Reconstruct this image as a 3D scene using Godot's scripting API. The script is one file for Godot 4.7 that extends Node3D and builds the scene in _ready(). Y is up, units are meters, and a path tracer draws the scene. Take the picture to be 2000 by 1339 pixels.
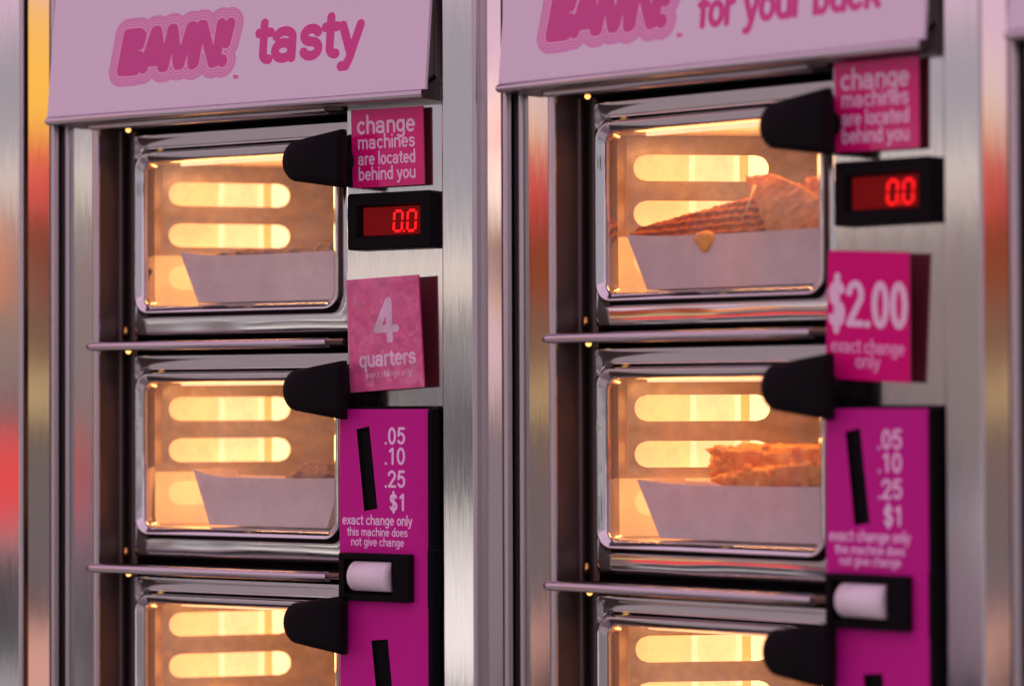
extends Node3D
# A bank of steel coin-operated hot food automats, seen obliquely from the right.
# Sizes in the builders are millimetres in a machine's own frame: x along its front, y up from its
# first shelf rail, z out of its front. RAIL is the height of that rail above the pavement.

const RAIL := 1250.0
const PITCH := 163.99
var M := {}
var names := {}
var glyphs := {}

func V(x: float, y: float, z: float) -> Vector3:
	return Vector3(x, y + RAIL, z) * 0.001

func _ready():
	# ---------- camera ----------
	var cam := Camera3D.new()
	cam.name = "camera"
	var lens := CameraAttributesPhysical.new()
	lens.frustum_focal_length = 98.6
	lens.frustum_focus_distance = 1.96
	lens.exposure_aperture = 4.0
	lens.frustum_near = 0.05
	lens.frustum_far = 200.0
	cam.attributes = lens
	add_child(cam)
	cam.fov = 13.88
	cam.near = 0.05
	cam.far = 200.0
	cam.position = Vector3(1.38603, RAIL * 0.001 - 0.04097, 1.59922)
	cam.rotation_order = EULER_ORDER_YXZ
	cam.rotation = Vector3(deg_to_rad(1.16870), deg_to_rad(32.39936), deg_to_rad(-0.20705))
	cam.current = true
	# ---------- sky and sun ----------
	var env := Environment.new()
	env.background_mode = Environment.BG_SKY
	var sm := ProceduralSkyMaterial.new()
	sm.sky_top_color = Color(0.80, 0.66, 0.78)
	sm.sky_horizon_color = Color(0.93, 0.76, 0.84)
	sm.sky_curve = 0.2
	sm.ground_horizon_color = Color(0.5, 0.42, 0.44)
	sm.ground_bottom_color = Color(0.3, 0.27, 0.28)
	sm.sky_energy_multiplier = 1.05
	var sky := Sky.new()
	sky.sky_material = sm
	env.sky = sky
	env.tonemap_mode = Environment.TONE_MAPPER_LINEAR
	env.tonemap_exposure = 1.22
	env.sdfgi_enabled = true
	env.ssao_enabled = true
	env.ssil_enabled = true
	var we := WorldEnvironment.new()
	we.name = "world"
	we.environment = env
	add_child(we)
	var sun := DirectionalLight3D.new()
	sun.name = "sun"
	sun.light_energy = 1.4
	sun.light_angular_distance = 0.5
	sun.light_color = Color(1.0, 0.98, 0.95)
	sun.shadow_enabled = true
	add_child(sun)
	sun.look_at_from_position(Vector3.ZERO, Vector3(-0.35, -0.5, 1.0), Vector3.UP)

	make_materials()
	make_glyphs()
	street()
	var m1 := Transform3D.IDENTITY
	var m2 := Transform3D(Basis(Vector3.UP, -0.173042), Vector3(0.4, 0, 0.0017334))
	var m3 := m2 * Transform3D(Basis.IDENTITY, Vector3(0.3955, 0, -0.002))
	machine(1, m1, "steel food automat with the sign reading tasty", true)
	machine(2, m2, "steel food automat with the sign ending in for your buck", true)
	machine(3, m3, "steel food automat cut off by the right edge of the photo", false)
	cards(m1, m2)
	meals(m1, m2)

# ---------------------------------------------------------------- naming
func numbered(n: String) -> String:
	if not names.has(n):
		names[n] = 0
		return n
	names[n] += 1
	return "%s_%03d" % [n, names[n]]

func tag(o: Node, label: String, category: String, group := "", kind := ""):
	if label != "":
		o.set_meta("label", label)
	if category != "":
		o.set_meta("category", category)
	if group != "":
		o.set_meta("group", group)
	if kind != "":
		o.set_meta("kind", kind)

func thing(called: String, label: String, category: String, group := "") -> Node3D:
	var o := Node3D.new()
	o.name = numbered(called)
	add_child(o)
	tag(o, label, category, group)
	return o

func obj(called: String, st: SurfaceTool, m: Material, parent: Node = null) -> MeshInstance3D:
	st.generate_normals()
	var o := MeshInstance3D.new()
	o.mesh = st.commit()
	o.material_override = m
	if parent == null or parent == self:
		o.name = numbered(called)
		add_child(o)
	else:
		o.name = called
		parent.add_child(o, true)
	return o

# ---------------------------------------------------------------- mesh helpers (outward = counter-clockwise here)
func begin(smooth := false) -> SurfaceTool:
	var st := SurfaceTool.new()
	st.begin(Mesh.PRIMITIVE_TRIANGLES)
	st.set_smooth_group(0 if smooth else -1)
	return st

func tri(st: SurfaceTool, a: Vector3, b: Vector3, c: Vector3):
	st.add_vertex(a); st.add_vertex(c); st.add_vertex(b)

func quad(st: SurfaceTool, a: Vector3, b: Vector3, c: Vector3, d: Vector3):
	tri(st, a, b, c)
	tri(st, a, c, d)

func triuv(st: SurfaceTool, p: Array, uv: Array):
	for k in [0, 2, 1]:
		st.set_uv(uv[k])
		st.add_vertex(p[k])

func quaduv(st: SurfaceTool, p: Array, uv: Array):
	triuv(st, [p[0], p[1], p[2]], [uv[0], uv[1], uv[2]])
	triuv(st, [p[0], p[2], p[3]], [uv[0], uv[2], uv[3]])

func box(st: SurfaceTool, x0: float, x1: float, y0: float, y1: float, z0: float, z1: float, ch := 0.0):
	if ch <= 0.0:
		var q := [V(x0, y0, z0), V(x1, y0, z0), V(x1, y1, z0), V(x0, y1, z0), V(x0, y0, z1), V(x1, y0, z1), V(x1, y1, z1), V(x0, y1, z1)]
		quad(st, q[4], q[5], q[6], q[7]); quad(st, q[1], q[0], q[3], q[2])
		quad(st, q[5], q[1], q[2], q[6]); quad(st, q[0], q[4], q[7], q[3])
		quad(st, q[7], q[6], q[2], q[3]); quad(st, q[0], q[1], q[5], q[4])
		return
	loft(st, [rrect(x0 + ch, x1 - ch, y0 + ch, y1 - ch, ch, z0, 2), rrect(x0, x1, y0, y1, ch, z0 + ch, 2), rrect(x0, x1, y0, y1, ch, z1 - ch, 2), rrect(x0 + ch, x1 - ch, y0 + ch, y1 - ch, ch, z1, 2)], true, true)

func rrect(x0: float, x1: float, y0: float, y1: float, r: float, z: float, n := 6) -> Array:
	var out := []
	var cs := [[x1 - r, y1 - r, 0.0], [x0 + r, y1 - r, 90.0], [x0 + r, y0 + r, 180.0], [x1 - r, y0 + r, 270.0]]
	for c in cs:
		for k in n:
			var a := deg_to_rad(c[2] + 90.0 * k / (n - 1))
			out.append(V(c[0] + r * cos(a), c[1] + r * sin(a), z))
	return out

func loft(st: SurfaceTool, loops: Array, cap0: bool, cap1: bool):
	var n: int = loops[0].size()
	for k in loops.size() - 1:
		var a: Array = loops[k]
		var b: Array = loops[k + 1]
		for i in n:
			var j := (i + 1) % n
			quad(st, a[i], a[j], b[j], b[i])
	for side in 2:
		if (side == 0 and not cap0) or (side == 1 and not cap1):
			continue
		var l: Array = loops[0] if side == 0 else loops[-1]
		var c := Vector3.ZERO
		for p in l:
			c += p / n
		for i in n:
			var j := (i + 1) % n
			if side == 1:
				tri(st, c, l[i], l[j])
			else:
				tri(st, c, l[j], l[i])

# a strip swept along y: profile points are (x, z), listed left to right for a face that looks towards +z
func column(st: SurfaceTool, prof: Array, y0: float, y1: float):
	for k in prof.size() - 1:
		var a: Vector2 = prof[k]
		var b: Vector2 = prof[k + 1]
		quad(st, V(a.x, y0, a.y), V(b.x, y0, b.y), V(b.x, y1, b.y), V(a.x, y1, a.y))

# a bar swept along x: profile points are (z, y), counter-clockwise seen from +x when z points left... closed
func bar(st: SurfaceTool, prof: Array, x0: float, x1: float, taper0 := 1.0, taper1 := 1.0):
	var c := Vector2.ZERO
	for p in prof:
		c += p / prof.size()
	var la := []
	var lb := []
	for p in prof:
		var pa: Vector2 = c + (p - c) * taper0
		var pb: Vector2 = c + (p - c) * taper1
		la.append(V(x0, pa.y, pa.x))
		lb.append(V(x1, pb.y, pb.x))
	loft(st, [la, lb], true, true)

func tube(st: SurfaceTool, a: Vector3, b: Vector3, ra: float, rb: float, n := 10):
	var d := (b - a).normalized()
	var u := d.cross(Vector3.UP if absf(d.y) < 0.9 else Vector3.RIGHT).normalized()
	var w := d.cross(u)
	var la := []
	var lb := []
	for k in n:
		var t := TAU * k / n
		var o := u * cos(t) + w * sin(t)
		la.append(a + o * ra)
		lb.append(b + o * rb)
	loft(st, [la, lb], true, true)

func blob(st: SurfaceTool, c: Vector3, r: Vector3, turn: Basis, amp: float, freq: float, seed_: int, n := 22, power := 1.0):
	var nz := FastNoiseLite.new()
	nz.seed = seed_
	nz.frequency = freq
	nz.fractal_octaves = 4
	var rows := []
	for i in n + 1:
		var th := PI * i / n
		var row := []
		for j in n * 2:
			var ph := TAU * j / (n * 2)
			var d := Vector3(sin(th) * cos(ph), cos(th), sin(th) * sin(ph))
			var e := Vector3(signf(d.x) * pow(absf(d.x), power), signf(d.y) * pow(absf(d.y), power), signf(d.z) * pow(absf(d.z), power))
			var k := 1.0 + amp * nz.get_noise_3dv(e * r * 1000.0)
			row.append(c + turn * (e * r * k))
		rows.append(row)
	for i in n:
		for j in n * 2:
			var j2 := (j + 1) % (n * 2)
			if i > 0:
				tri(st, rows[i][j], rows[i][j2], rows[i + 1][j])
			if i < n - 1:
				tri(st, rows[i][j2], rows[i + 1][j2], rows[i + 1][j])

# ---------------------------------------------------------------- materials
func noise_tex(freq: float, seed_: int, lo: float, hi: float, bump := 0.0, oct := 4) -> ImageTexture:
	var nz := FastNoiseLite.new()
	nz.seed = seed_
	nz.frequency = freq
	nz.fractal_octaves = oct
	var im := nz.get_seamless_image(256, 256)
	im.convert(Image.FORMAT_RGB8)
	if bump > 0.0:
		im.bump_map_to_normal_map(bump)
	else:
		var d := im.get_data()
		for k in d.size():
			d[k] = int(clampf(lo + (hi - lo) * d[k] / 255.0, 0.0, 1.0) * 255.0)
		im = Image.create_from_data(256, 256, false, Image.FORMAT_RGB8, d)
	im.generate_mipmaps()
	return ImageTexture.create_from_image(im)

func mat(lin: Color, rough: float, metal := 0.0, spec := 0.5) -> StandardMaterial3D:
	var m := StandardMaterial3D.new()
	m.albedo_color = lin.linear_to_srgb()
	m.roughness = rough
	m.metallic = metal
	m.metallic_specular = spec
	return m

func glow_mat(lin: Color, k: float) -> StandardMaterial3D:
	var m := mat(Color(0.6, 0.5, 0.35), 0.6)
	m.emission_enabled = true
	m.emission = lin.linear_to_srgb()
	m.emission_energy_multiplier = k
	return m

func triplanar(m: StandardMaterial3D, s: Vector3):
	m.uv1_triplanar = true
	m.uv1_scale = s

func make_materials():
	var brush := noise_tex(0.06, 3, 0.72, 1.0)
	var brush_n := noise_tex(0.05, 5, 0, 1, 3.0)
	var wave_n := noise_tex(0.012, 8, 0, 1, 6.0, 2)
	# long vertical brushing
	var s := mat(Color(0.66, 0.655, 0.64), 0.11, 1.0)
	s.roughness_texture = brush
	s.normal_enabled = true
	s.normal_texture = brush_n
	s.normal_scale = 0.012
	triplanar(s, Vector3(60, 0.9, 60))
	M.steel = s
	var d := mat(Color(0.68, 0.67, 0.66), 0.09, 1.0)
	d.roughness_texture = brush
	d.normal_enabled = true
	d.normal_texture = wave_n
	d.normal_scale = 0.10
	triplanar(d, Vector3(2.2, 8, 5))
	M.door = d
	M.bead = mat(Color(0.60, 0.57, 0.57), 0.16, 1.0)
	M.trim = mat(Color(0.52, 0.47, 0.48), 0.26, 1.0)
	M.bronze = mat(Color(0.10, 0.075, 0.07), 0.35, 0.6)
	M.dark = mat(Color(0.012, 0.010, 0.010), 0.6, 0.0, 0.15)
	M.inner = mat(Color(0.62, 0.50, 0.38), 0.3, 0.35)
	M.body = mat(Color(0.25, 0.24, 0.24), 0.5, 0.6)
	var p := mat(Color(0.64, 0.53, 0.35), 0.42, 0.25)
	p.roughness_texture = noise_tex(0.03, 12, 0.6, 1.0)
	p.albedo_texture = noise_tex(0.02, 21, 0.78, 1.0)
	triplanar(p, Vector3(14, 14, 14))
	M.plate = p
	M.black = mat(Color(0.007, 0.006, 0.007), 0.45, 0.0, 0.14)
	var rb := mat(Color(0.007, 0.006, 0.007), 0.5, 0.0, 0.16)
	rb.normal_enabled = true
	rb.normal_texture = noise_tex(0.1, 31, 0, 1, 2.0)
	rb.normal_scale = 0.15
	triplanar(rb, Vector3(60, 60, 60))
	M.handle = rb
	M.slot = mat(Color(0.004, 0.004, 0.004), 0.35, 0.0, 0.2)
	M.button = mat(Color(0.80, 0.74, 0.76), 0.4)
	M.brass = mat(Color(0.75, 0.42, 0.12), 0.25, 1.0)
	M.glint = glow_mat(Color(1.0, 0.5, 0.12), 1.6)
	M.glass = mat(Color(0.95, 0.90, 0.85), 0.03)
	M.glass.transparency = BaseMaterial3D.TRANSPARENCY_ALPHA
	M.glass.albedo_color.a = 0.03
	M.film = mat(Color.WHITE, 0.5, 0.0, 0.2)
	M.film.transparency = BaseMaterial3D.TRANSPARENCY_ALPHA
	M.film.albedo_texture = smears_and_haze()
	triplanar(M.film, Vector3(6, 6, 6))
	M.glow_a = glow_mat(Color(1.0, 0.385, 0.15), 1.03)
	M.glow_b = glow_mat(Color(1.0, 0.435, 0.21), 1.10)
	M.glow_line = glow_mat(Color(1.0, 0.50, 0.27), 1.3)
	M.glow_c = glow_mat(Color(1.0, 0.55, 0.29), 1.5)
	M.bracket = glow_mat(Color(1.0, 0.42, 0.10), 0.55)
	M.wall_glow = glow_mat(Color(1.0, 0.42, 0.13), 0.95)
	M.wall_glow.transparency = BaseMaterial3D.TRANSPARENCY_ALPHA
	M.wall_glow.albedo_color.a = 0.62
	M.led = glow_mat(Color(1.0, 0.012, 0.015), 1.3)
	M.led.albedo_color = Color(0.05, 0.0, 0.0)
	M.led.metallic_specular = 0.1
	M.screen = glow_mat(Color(1.0, 0.03, 0.03), 0.10)
	M.screen.albedo_color = Color(0.25, 0.02, 0.03)
	M.screen.roughness = 0.4
	M.screen.metallic_specular = 0.1
	var paper := mat(Color(0.72, 0.61, 0.58), 0.75)
	paper.normal_enabled = true
	paper.normal_texture = noise_tex(0.02, 41, 0, 1, 3.0)
	paper.normal_scale = 0.12
	paper.albedo_texture = noise_tex(0.012, 43, 0.93, 1.0, 0.0, 3)
	triplanar(paper, Vector3(12, 12, 12))
	M.paper = paper
	M.toast = food_mat(Color(0.80, 0.27, 0.03), Color(0.42, 0.12, 0.016), 0.05, 51, 25.0)
	M.toast.vertex_color_use_as_albedo = true
	M.fold = food_mat(Color(0.95, 0.56, 0.18), Color(0.85, 0.38, 0.08), 0.02, 52, 14.0)
	M.fried = food_mat(Color(0.97, 0.62, 0.12), Color(0.82, 0.33, 0.03), 0.045, 53, 20.0)
	M.fried.roughness = 0.32
	M.crumb = food_mat(Color(0.36, 0.19, 0.11), Color(0.12, 0.065, 0.045), 0.05, 54, 25.0)
	M.cheese = mat(Color(0.80, 0.36, 0.03), 0.35)
	M.pick = mat(Color(0.72, 0.45, 0.20), 0.6)

func smears_and_haze() -> ImageTexture:
	# finger grease and wiping marks on the panes, over a painted veil of pale haze
	var nz := FastNoiseLite.new()
	nz.seed = 17
	nz.frequency = 0.018
	nz.fractal_octaves = 5
	nz.domain_warp_enabled = true
	nz.domain_warp_amplitude = 40.0
	var im := nz.get_seamless_image(256, 256)
	im.convert(Image.FORMAT_RGBA8)
	var rng := RandomNumberGenerator.new()
	rng.seed = 5
	for y in 256:
		for x in 256:
			var t: float = im.get_pixel(x, y).r
			im.set_pixel(x, y, Color(0.86, 0.80, 0.72, 0.04 + 0.13 * smoothstep(0.35, 0.9, t)))
	for k in 90:
		var px := rng.randi_range(0, 254)
		var py := rng.randi_range(0, 254)
		im.set_pixel(px, py, Color(0.9, 0.88, 0.85, 0.45))
	im.generate_mipmaps()
	return ImageTexture.create_from_image(im)

func food_mat(a: Color, b: Color, freq: float, seed_: int, scale_: float) -> StandardMaterial3D:
	var nz := FastNoiseLite.new()
	nz.seed = seed_
	nz.frequency = freq
	var im := nz.get_seamless_image(128, 128)
	im.convert(Image.FORMAT_RGB8)
	var a2 := a.linear_to_srgb()
	var b2 := b.linear_to_srgb()
	for y in 128:
		for x in 128:
			var t := smoothstep(0.2, 0.8, im.get_pixel(x, y).r)
			im.set_pixel(x, y, b2.lerp(a2, t))
	im.generate_mipmaps()
	var m := mat(Color.WHITE, 0.55)
	m.backlight_enabled = true
	m.backlight = Color(0.9, 0.75, 0.6)
	m.albedo_texture = ImageTexture.create_from_image(im)
	m.normal_enabled = true
	m.normal_texture = noise_tex(0.06, seed_ + 9, 0, 1, 4.0)
	m.normal_scale = 0.6
	triplanar(m, Vector3(scale_, scale_, scale_))
	return m

# ---------------------------------------------------------------- print: a stroke alphabet rasterised into textures
func make_glyphs():
	# advance | strokes; numbers in hundredths of an em: M/L points, A cx cy rx ry from to (degrees)
	var t := "a50|A22 37 15 10 165 0 L37 5|A21 17 15 12 0 360;b46|M8 72 L8 5|A23 26 15 21 0 360;c44|A23 26 16 21 50 310;d46|M38 72 L38 5|A23 26 15 21 0 360;e46|M7 27 L39 27|A23 26 16 21 0 310;f28|M13 5 L13 56 A24 56 11 11 180 90|M4 47 L25 47;g46|A22 27 15 20 0 360|M37 47 L37 -4 A22 -4 15 12 0 -145;h46|M8 72 L8 5|A23 32 15 15 180 0 L38 5;i17|M8 47 L8 5|M8 66 L8 66.5;k42|M8 72 L8 5|M35 47 L10 20|M19 30 L38 5;l17|M8 72 L8 5;m70|M8 47 L8 5|A21 34 13 13 180 0 L34 5|A47 34 13 13 180 0 L60 5;n46|M8 47 L8 5|A23 32 15 15 180 0 L38 5;o46|A23 26 16 21 0 360;q46|A22 26 15 21 0 360|M37 47 L37 -18;r31|M8 47 L8 5|A22 32 14 15 180 80;s42|A21 37 13 10 25 270 A21 16 14 11 90 -155;t29|M13 62 L13 15 A23 15 10 10 180 275|M4 47 L25 47;u46|M8 47 L8 20 A23 20 15 15 180 360|M38 47 L38 5;v42|M6 47 L21 5 L36 47;x42|M7 47 L35 5|M35 47 L7 5;y42|M6 47 L21 6|M37 47 L20 -4 L14 -15 L6 -15;k042|M0 0;0_48|A24 36 15 31 0 360;1_40|M11 56 L24 67 L24 5;2_48|A23 50 16 17 170 -25 L8 6 L40 6;4_48|M31 5 L31 67 L7 22 L43 22;5_48|M38 67 L14 67 L10 37 A23 26 16 20 130 -150;$48|A23 51 14 15 20 270 A23 20 15 16 90 -160|M23 78 L23 -6;.17|M8 5 L8 6; 24|M0 0"
	for g in t.split(";"):
		var parts: PackedStringArray = g.split("|")
		var key := parts[0].substr(0, 1)
		var num := parts[0].substr(1).replace("_", "")
		if glyphs.has(key):
			continue
		var strokes := []
		for k in range(1, parts.size()):
			strokes.append(stroke(parts[k]))
		glyphs[key] = [float(num), strokes]
	glyphs[" "] = [24.0, []]

func stroke(s: String) -> PackedVector2Array:
	var out := PackedVector2Array()
	var tok := s.replace("M", " M ").replace("L", " L ").replace("A", " A ").split(" ", false)
	var i := 0
	while i < tok.size():
		if tok[i] == "A":
			var a0 := float(tok[i + 5])
			var a1 := float(tok[i + 6])
			var n := int(absf(a1 - a0) / 20.0) + 2
			for k in n + 1:
				var a := deg_to_rad(lerpf(a0, a1, float(k) / n))
				out.append(Vector2(float(tok[i + 1]) + float(tok[i + 3]) * cos(a), float(tok[i + 2]) + float(tok[i + 4]) * sin(a)))
			i += 7
		else:
			out.append(Vector2(float(tok[i + 1]), float(tok[i + 2])))
			i += 3
	return out

class Sheet:
	var w: int
	var h: int
	var k: float          # pixels per millimetre
	var img: Image
	func _init(wmm: float, hmm: float, kk: float, c: Color):
		k = kk
		w = int(wmm * kk)
		h = int(hmm * kk)
		img = Image.create(w, h, false, Image.FORMAT_RGB8)
		img.fill(c.linear_to_srgb())
	func segments(segs: Array, hw: float, reach: float) -> Dictionary:
		# distance field (in pixels) round the segments; only pixels within reach are kept
		var f := {}
		for s in segs:
			var a: Vector2 = s[0]
			var b: Vector2 = s[1]
			var r := hw + reach
			var ab := b - a
			var ll := maxf(ab.length_squared(), 1e-6)
			for y in range(maxi(0, int(minf(a.y, b.y) - r)), mini(h, int(maxf(a.y, b.y) + r) + 2)):
				for x in range(maxi(0, int(minf(a.x, b.x) - r)), mini(w, int(maxf(a.x, b.x) + r) + 2)):
					var p := Vector2(x + 0.5, y + 0.5)
					var t := clampf((p - a).dot(ab) / ll, 0.0, 1.0)
					var dd := p.distance_to(a + ab * t) - hw
					if dd < reach:
						var key := y * w + x
						if not f.has(key) or f[key] > dd:
							f[key] = dd
		return f
	func ink(f: Dictionary, c: Color, strength := 1.0):
		var c2 := c.linear_to_srgb()
		for key in f:
			var cov := clampf(0.5 - f[key], 0.0, 1.0) * strength
			if cov > 0.0:
				var x: int = key % w
				var y: int = key / w
				img.set_pixel(x, y, img.get_pixel(x, y).lerp(c2, cov))
	func texture() -> ImageTexture:
		img.generate_mipmaps()
		return ImageTexture.create_from_image(img)

# text whose left end is x0 and right end x1 (mm from the sheet's left), baseline y (mm from its top), em height in mm
func write(sh: Sheet, text: String, x0: float, x1: float, y: float, em: float, hw: float, c: Color, rise := 0.0, strength := 1.0):
	var total := 0.0
	for ch in text:
		total += glyphs[ch][0]
	var sx := (x1 - x0) / total
	var sy := em / 100.0
	var segs := []
	var pen := 0.0
	for ch in text:
		for s in glyphs[ch][1]:
			for i in s.size() - 1:
				var e := []
				for p in [s[i], s[i + 1]]:
					var px: float = x0 + (pen + p.x) * sx
					e.append(Vector2(px, y - p.y * sy - rise * (px - x0)) * sh.k)
				segs.append(e)
		pen += glyphs[ch][0]
	sh.ink(sh.segments(segs, hw * sh.k, 1.0), c, strength)

func logo(sh: Sheet, x: float, y: float, w: float, h: float):
	# fat leaning capitals run together, with three contour lines round them; x, y = lower left
	var t := "M7 85 L18 85|M5 10 L16 10|M7 85 L3 10|M11 85 L8 10|M15 85 L12 10|M20 80 L18.5 62|M19 36 L17 14|M32 86 L23 12|M34 86 L40 12|M28 26 L37 26|M33 66 L33 26|M47 87 L42 12|M48.5 87 L54 14|M64 88 L56 14|M66 88 L67 12|M73 89 L69 14|M75 89 L85 12|M91 89 L88 14|M99 88 L96 50|M94 14 L93.8 12"
	var segs := []
	for part in t.split("|"):
		var p := stroke(part)
		for i in p.size() - 1:
			segs.append([Vector2(x + p[i].x * w / 100.0, y - p[i].y * h / 100.0) * sh.k, Vector2(x + p[i + 1].x * w / 100.0, y - p[i + 1].y * h / 100.0) * sh.k])
	var f := sh.segments(segs, 4.1 * sh.k, 8.4 * sh.k)
	var ring := Color(0.80, 0.37, 0.58)
	var line := Color(0.60, 0.15, 0.38)
	for key in f:
		var d: float = f[key] / sh.k
		var x2: int = key % sh.w
		var y2: int = key / sh.w
		var c := sh.img.get_pixel(x2, y2)
		if d < 7.9:
			var cov := clampf((7.9 - d) * sh.k, 0.0, 1.0)
			var c2 := ring
			for rr in [2.2, 4.2, 6.1, 7.6]:
				c2 = c2.lerp(line, clampf(1.0 - (absf(d - rr) - 0.22) * sh.k, 0.0, 1.0))
			c = c.lerp(c2.linear_to_srgb(), cov)
		if d < 0.4:
			c = c.lerp(Color(0.62, 0.05, 0.27).linear_to_srgb(), clampf((0.2 - d) * sh.k + 0.5, 0.0, 1.0))
		sh.img.set_pixel(x2, y2, c)

# ---------------------------------------------------------------- the machine
func machine(which: int, at: Transform3D, label: String, full: bool):
	var t := thing("food_automat", label, "vending machine", "steel food automats side by side")
	t.transform = at
	var top := 420.0
	var low := -RAIL + 4.0
	var X1 := 312.0 if full else 120.0
	# shell behind the front
	var st := begin()
	box(st, -64, -62, low, top, -330, -3)
	box(st, X1 - 8, X1 - 6, low, top, -330, -8)
	box(st, -61, X1 - 9, low, top, -330, -328)
	box(st, -61, X1 - 9, top - 3, top - 1, -327, -8)
	box(st, -61, X1 - 9, low + 40, low + 43, -327, -8)
	obj("cabinet_shell", st, M.body, t)
	# pilasters: folded cover strips with rounded edges, one at each end of the bank and one per gap
	if full:
		pilaster(t, 320.3, 346.2, low, top)
	if which == 1:
		pilaster(t, -92.0, -62.0, low, top)
	# side strip
	st = begin()
	column(st, [Vector2(-53.6, -6), Vector2(-53.5, 9.0), Vector2(-52.9, 9.8), Vector2(-30.0, 12.2), Vector2(-29.8, 4)], low, top)
	obj("side_strip", st, M.steel, t)
	# moulding: two beads with a dark channel and a small rib between
	st = begin(true)
	bead(st, -27.7, 2.1, 10.8, low, top)
	bead(st, -23.4, 2.5, 0.8, low, top)
	obj("bead_moulding", st, M.trim, t)
	st = begin(true)
	column(st, [Vector2(-29.0, 8), Vector2(-45.0, 4), Vector2(-45.0, -8), Vector2(-37.2, -8.5), Vector2(-36.2, -6.0), Vector2(-34.8, -5.2), Vector2(-33.4, -6.0), Vector2(-32.4, -8.5), Vector2(-26.0, -8), Vector2(-25.8, -1)], low, top)
	obj("channel", st, M.bronze, t)
	# narrow front face and the rounded jamb of the opening
	st = begin()
	column(st, [Vector2(-21.0, 0), Vector2(2.6, 0)], low, top if not full else 176.0)
	if full:
		column(st, [Vector2(-21.0, 0), Vector2(318, 0)], 176.0, top)
	obj("front_face", st, M.steel, t)
	if full:
		st = begin(true)
		bead(st, 5.6, 3.1, 1.0, low, 176.0)
		obj("jamb_bead", st, M.trim, t)
		recess(t, low)
		st = begin()
		box(st, 234.6, 319.0, low, 176, -9, 0, 0.8)
		obj("control_panel", st, M.steel, t)
		for r in 4:
			rail(t, 164.0 - PITCH * r)
		for r in 3:
			var y0 := -PITCH * r
			door(t, y0, [126.2, -33.4, -194.8][r])
			compartment(t, at, y0)
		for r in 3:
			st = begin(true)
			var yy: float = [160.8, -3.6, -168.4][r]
			blob(st, V(26.2, yy, -12), Vector3(2.2, 1.9, 1.9) * 0.001, Basis.IDENTITY, 0.0, 0.1, 1, 8)  # warm glint at the hinge painted as a glowing bead, no bulb
			obj("painted_glint", st, M.glint, t)
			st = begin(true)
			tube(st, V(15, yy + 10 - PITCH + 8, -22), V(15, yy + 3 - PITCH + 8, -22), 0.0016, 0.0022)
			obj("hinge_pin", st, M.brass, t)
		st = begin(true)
		blob(st, V(221.0, 168.4, -3), Vector3(2.0, 1.0, 1.0) * 0.001, Basis.IDENTITY, 0.0, 0.1, 1, 8)  # another painted glint, beside the rail peg
		obj("painted_glint", st, M.glint, t)
		display(t)
		coin_box(t)
	else:
		st = begin()
		column(st, [Vector2(2.6, 0), Vector2(X1, 0)], low, top)
		obj("blank_front", st, M.steel, t)
	sign_board(t, which)

func pilaster(t: Node3D, x0: float, x1: float, low: float, top: float):
	var st := begin()
	column(st, [Vector2(x0 + 1.6, 9), Vector2(x1 - 1.0, 9)], low, top)
	var o := obj("pilaster", st, M.steel, t)
	st = begin(true)
	column(st, [Vector2(x0, -7), Vector2(x0, 7.9), Vector2(x0 + 0.5, 8.7), Vector2(x0 + 1.6, 9)], low, top)
	column(st, [Vector2(x1 - 1.0, 9), Vector2(x1 + 0.8, 8.8), Vector2(x1 + 1.8, 7.9), Vector2(x1 + 2.2, 6.2), Vector2(x1 + 2.2, -8)], low, top)
	obj("pilaster_edge", st, M.trim, o)

func bead(st: SurfaceTool, x: float, r: float, z: float, y0: float, y1: float):
	var prof := [Vector2(x - r, z - 4)]
	for k in 9:
		var a := PI - PI * k / 8.0
		prof.append(Vector2(x + r * cos(a), z - 0.5 + r * 0.75 * sin(a)))
	prof.append(Vector2(x + r, z - 4))
	column(st, prof, y0, y1)

func recess(t: Node3D, low: float):
	# the left side of the opening: an inner cheek, its rib, a black gap and the hinge stile
	var st := begin(true)
	column(st, [Vector2(8.9, -0.4), Vector2(9.6, -8), Vector2(9.6, -19.5), Vector2(10.1, -21.2), Vector2(10.9, -21.6), Vector2(11.4, -22.5), Vector2(11.0, -25), Vector2(10.4, -27)], low, 176)
	obj("cheek", st, M.bronze, t)
	st = begin()
	column(st, [Vector2(9.8, -27.5), Vector2(13.4, -27.6)], low, 176)
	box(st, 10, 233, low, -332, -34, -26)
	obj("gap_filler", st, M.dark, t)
	st = begin(true)
	column(st, [Vector2(13.2, -29), Vector2(13.6, -27.4), Vector2(15.0, -26.6), Vector2(18.6, -26.8), Vector2(19.4, -28.2)], low, 176)
	obj("hinge_stile", st, M.bronze, t)
	st = begin()
	column(st, [Vector2(232.5, -40), Vector2(232.6, -9)], low, 176)
	obj("right_cheek", st, M.bronze, t)

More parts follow.
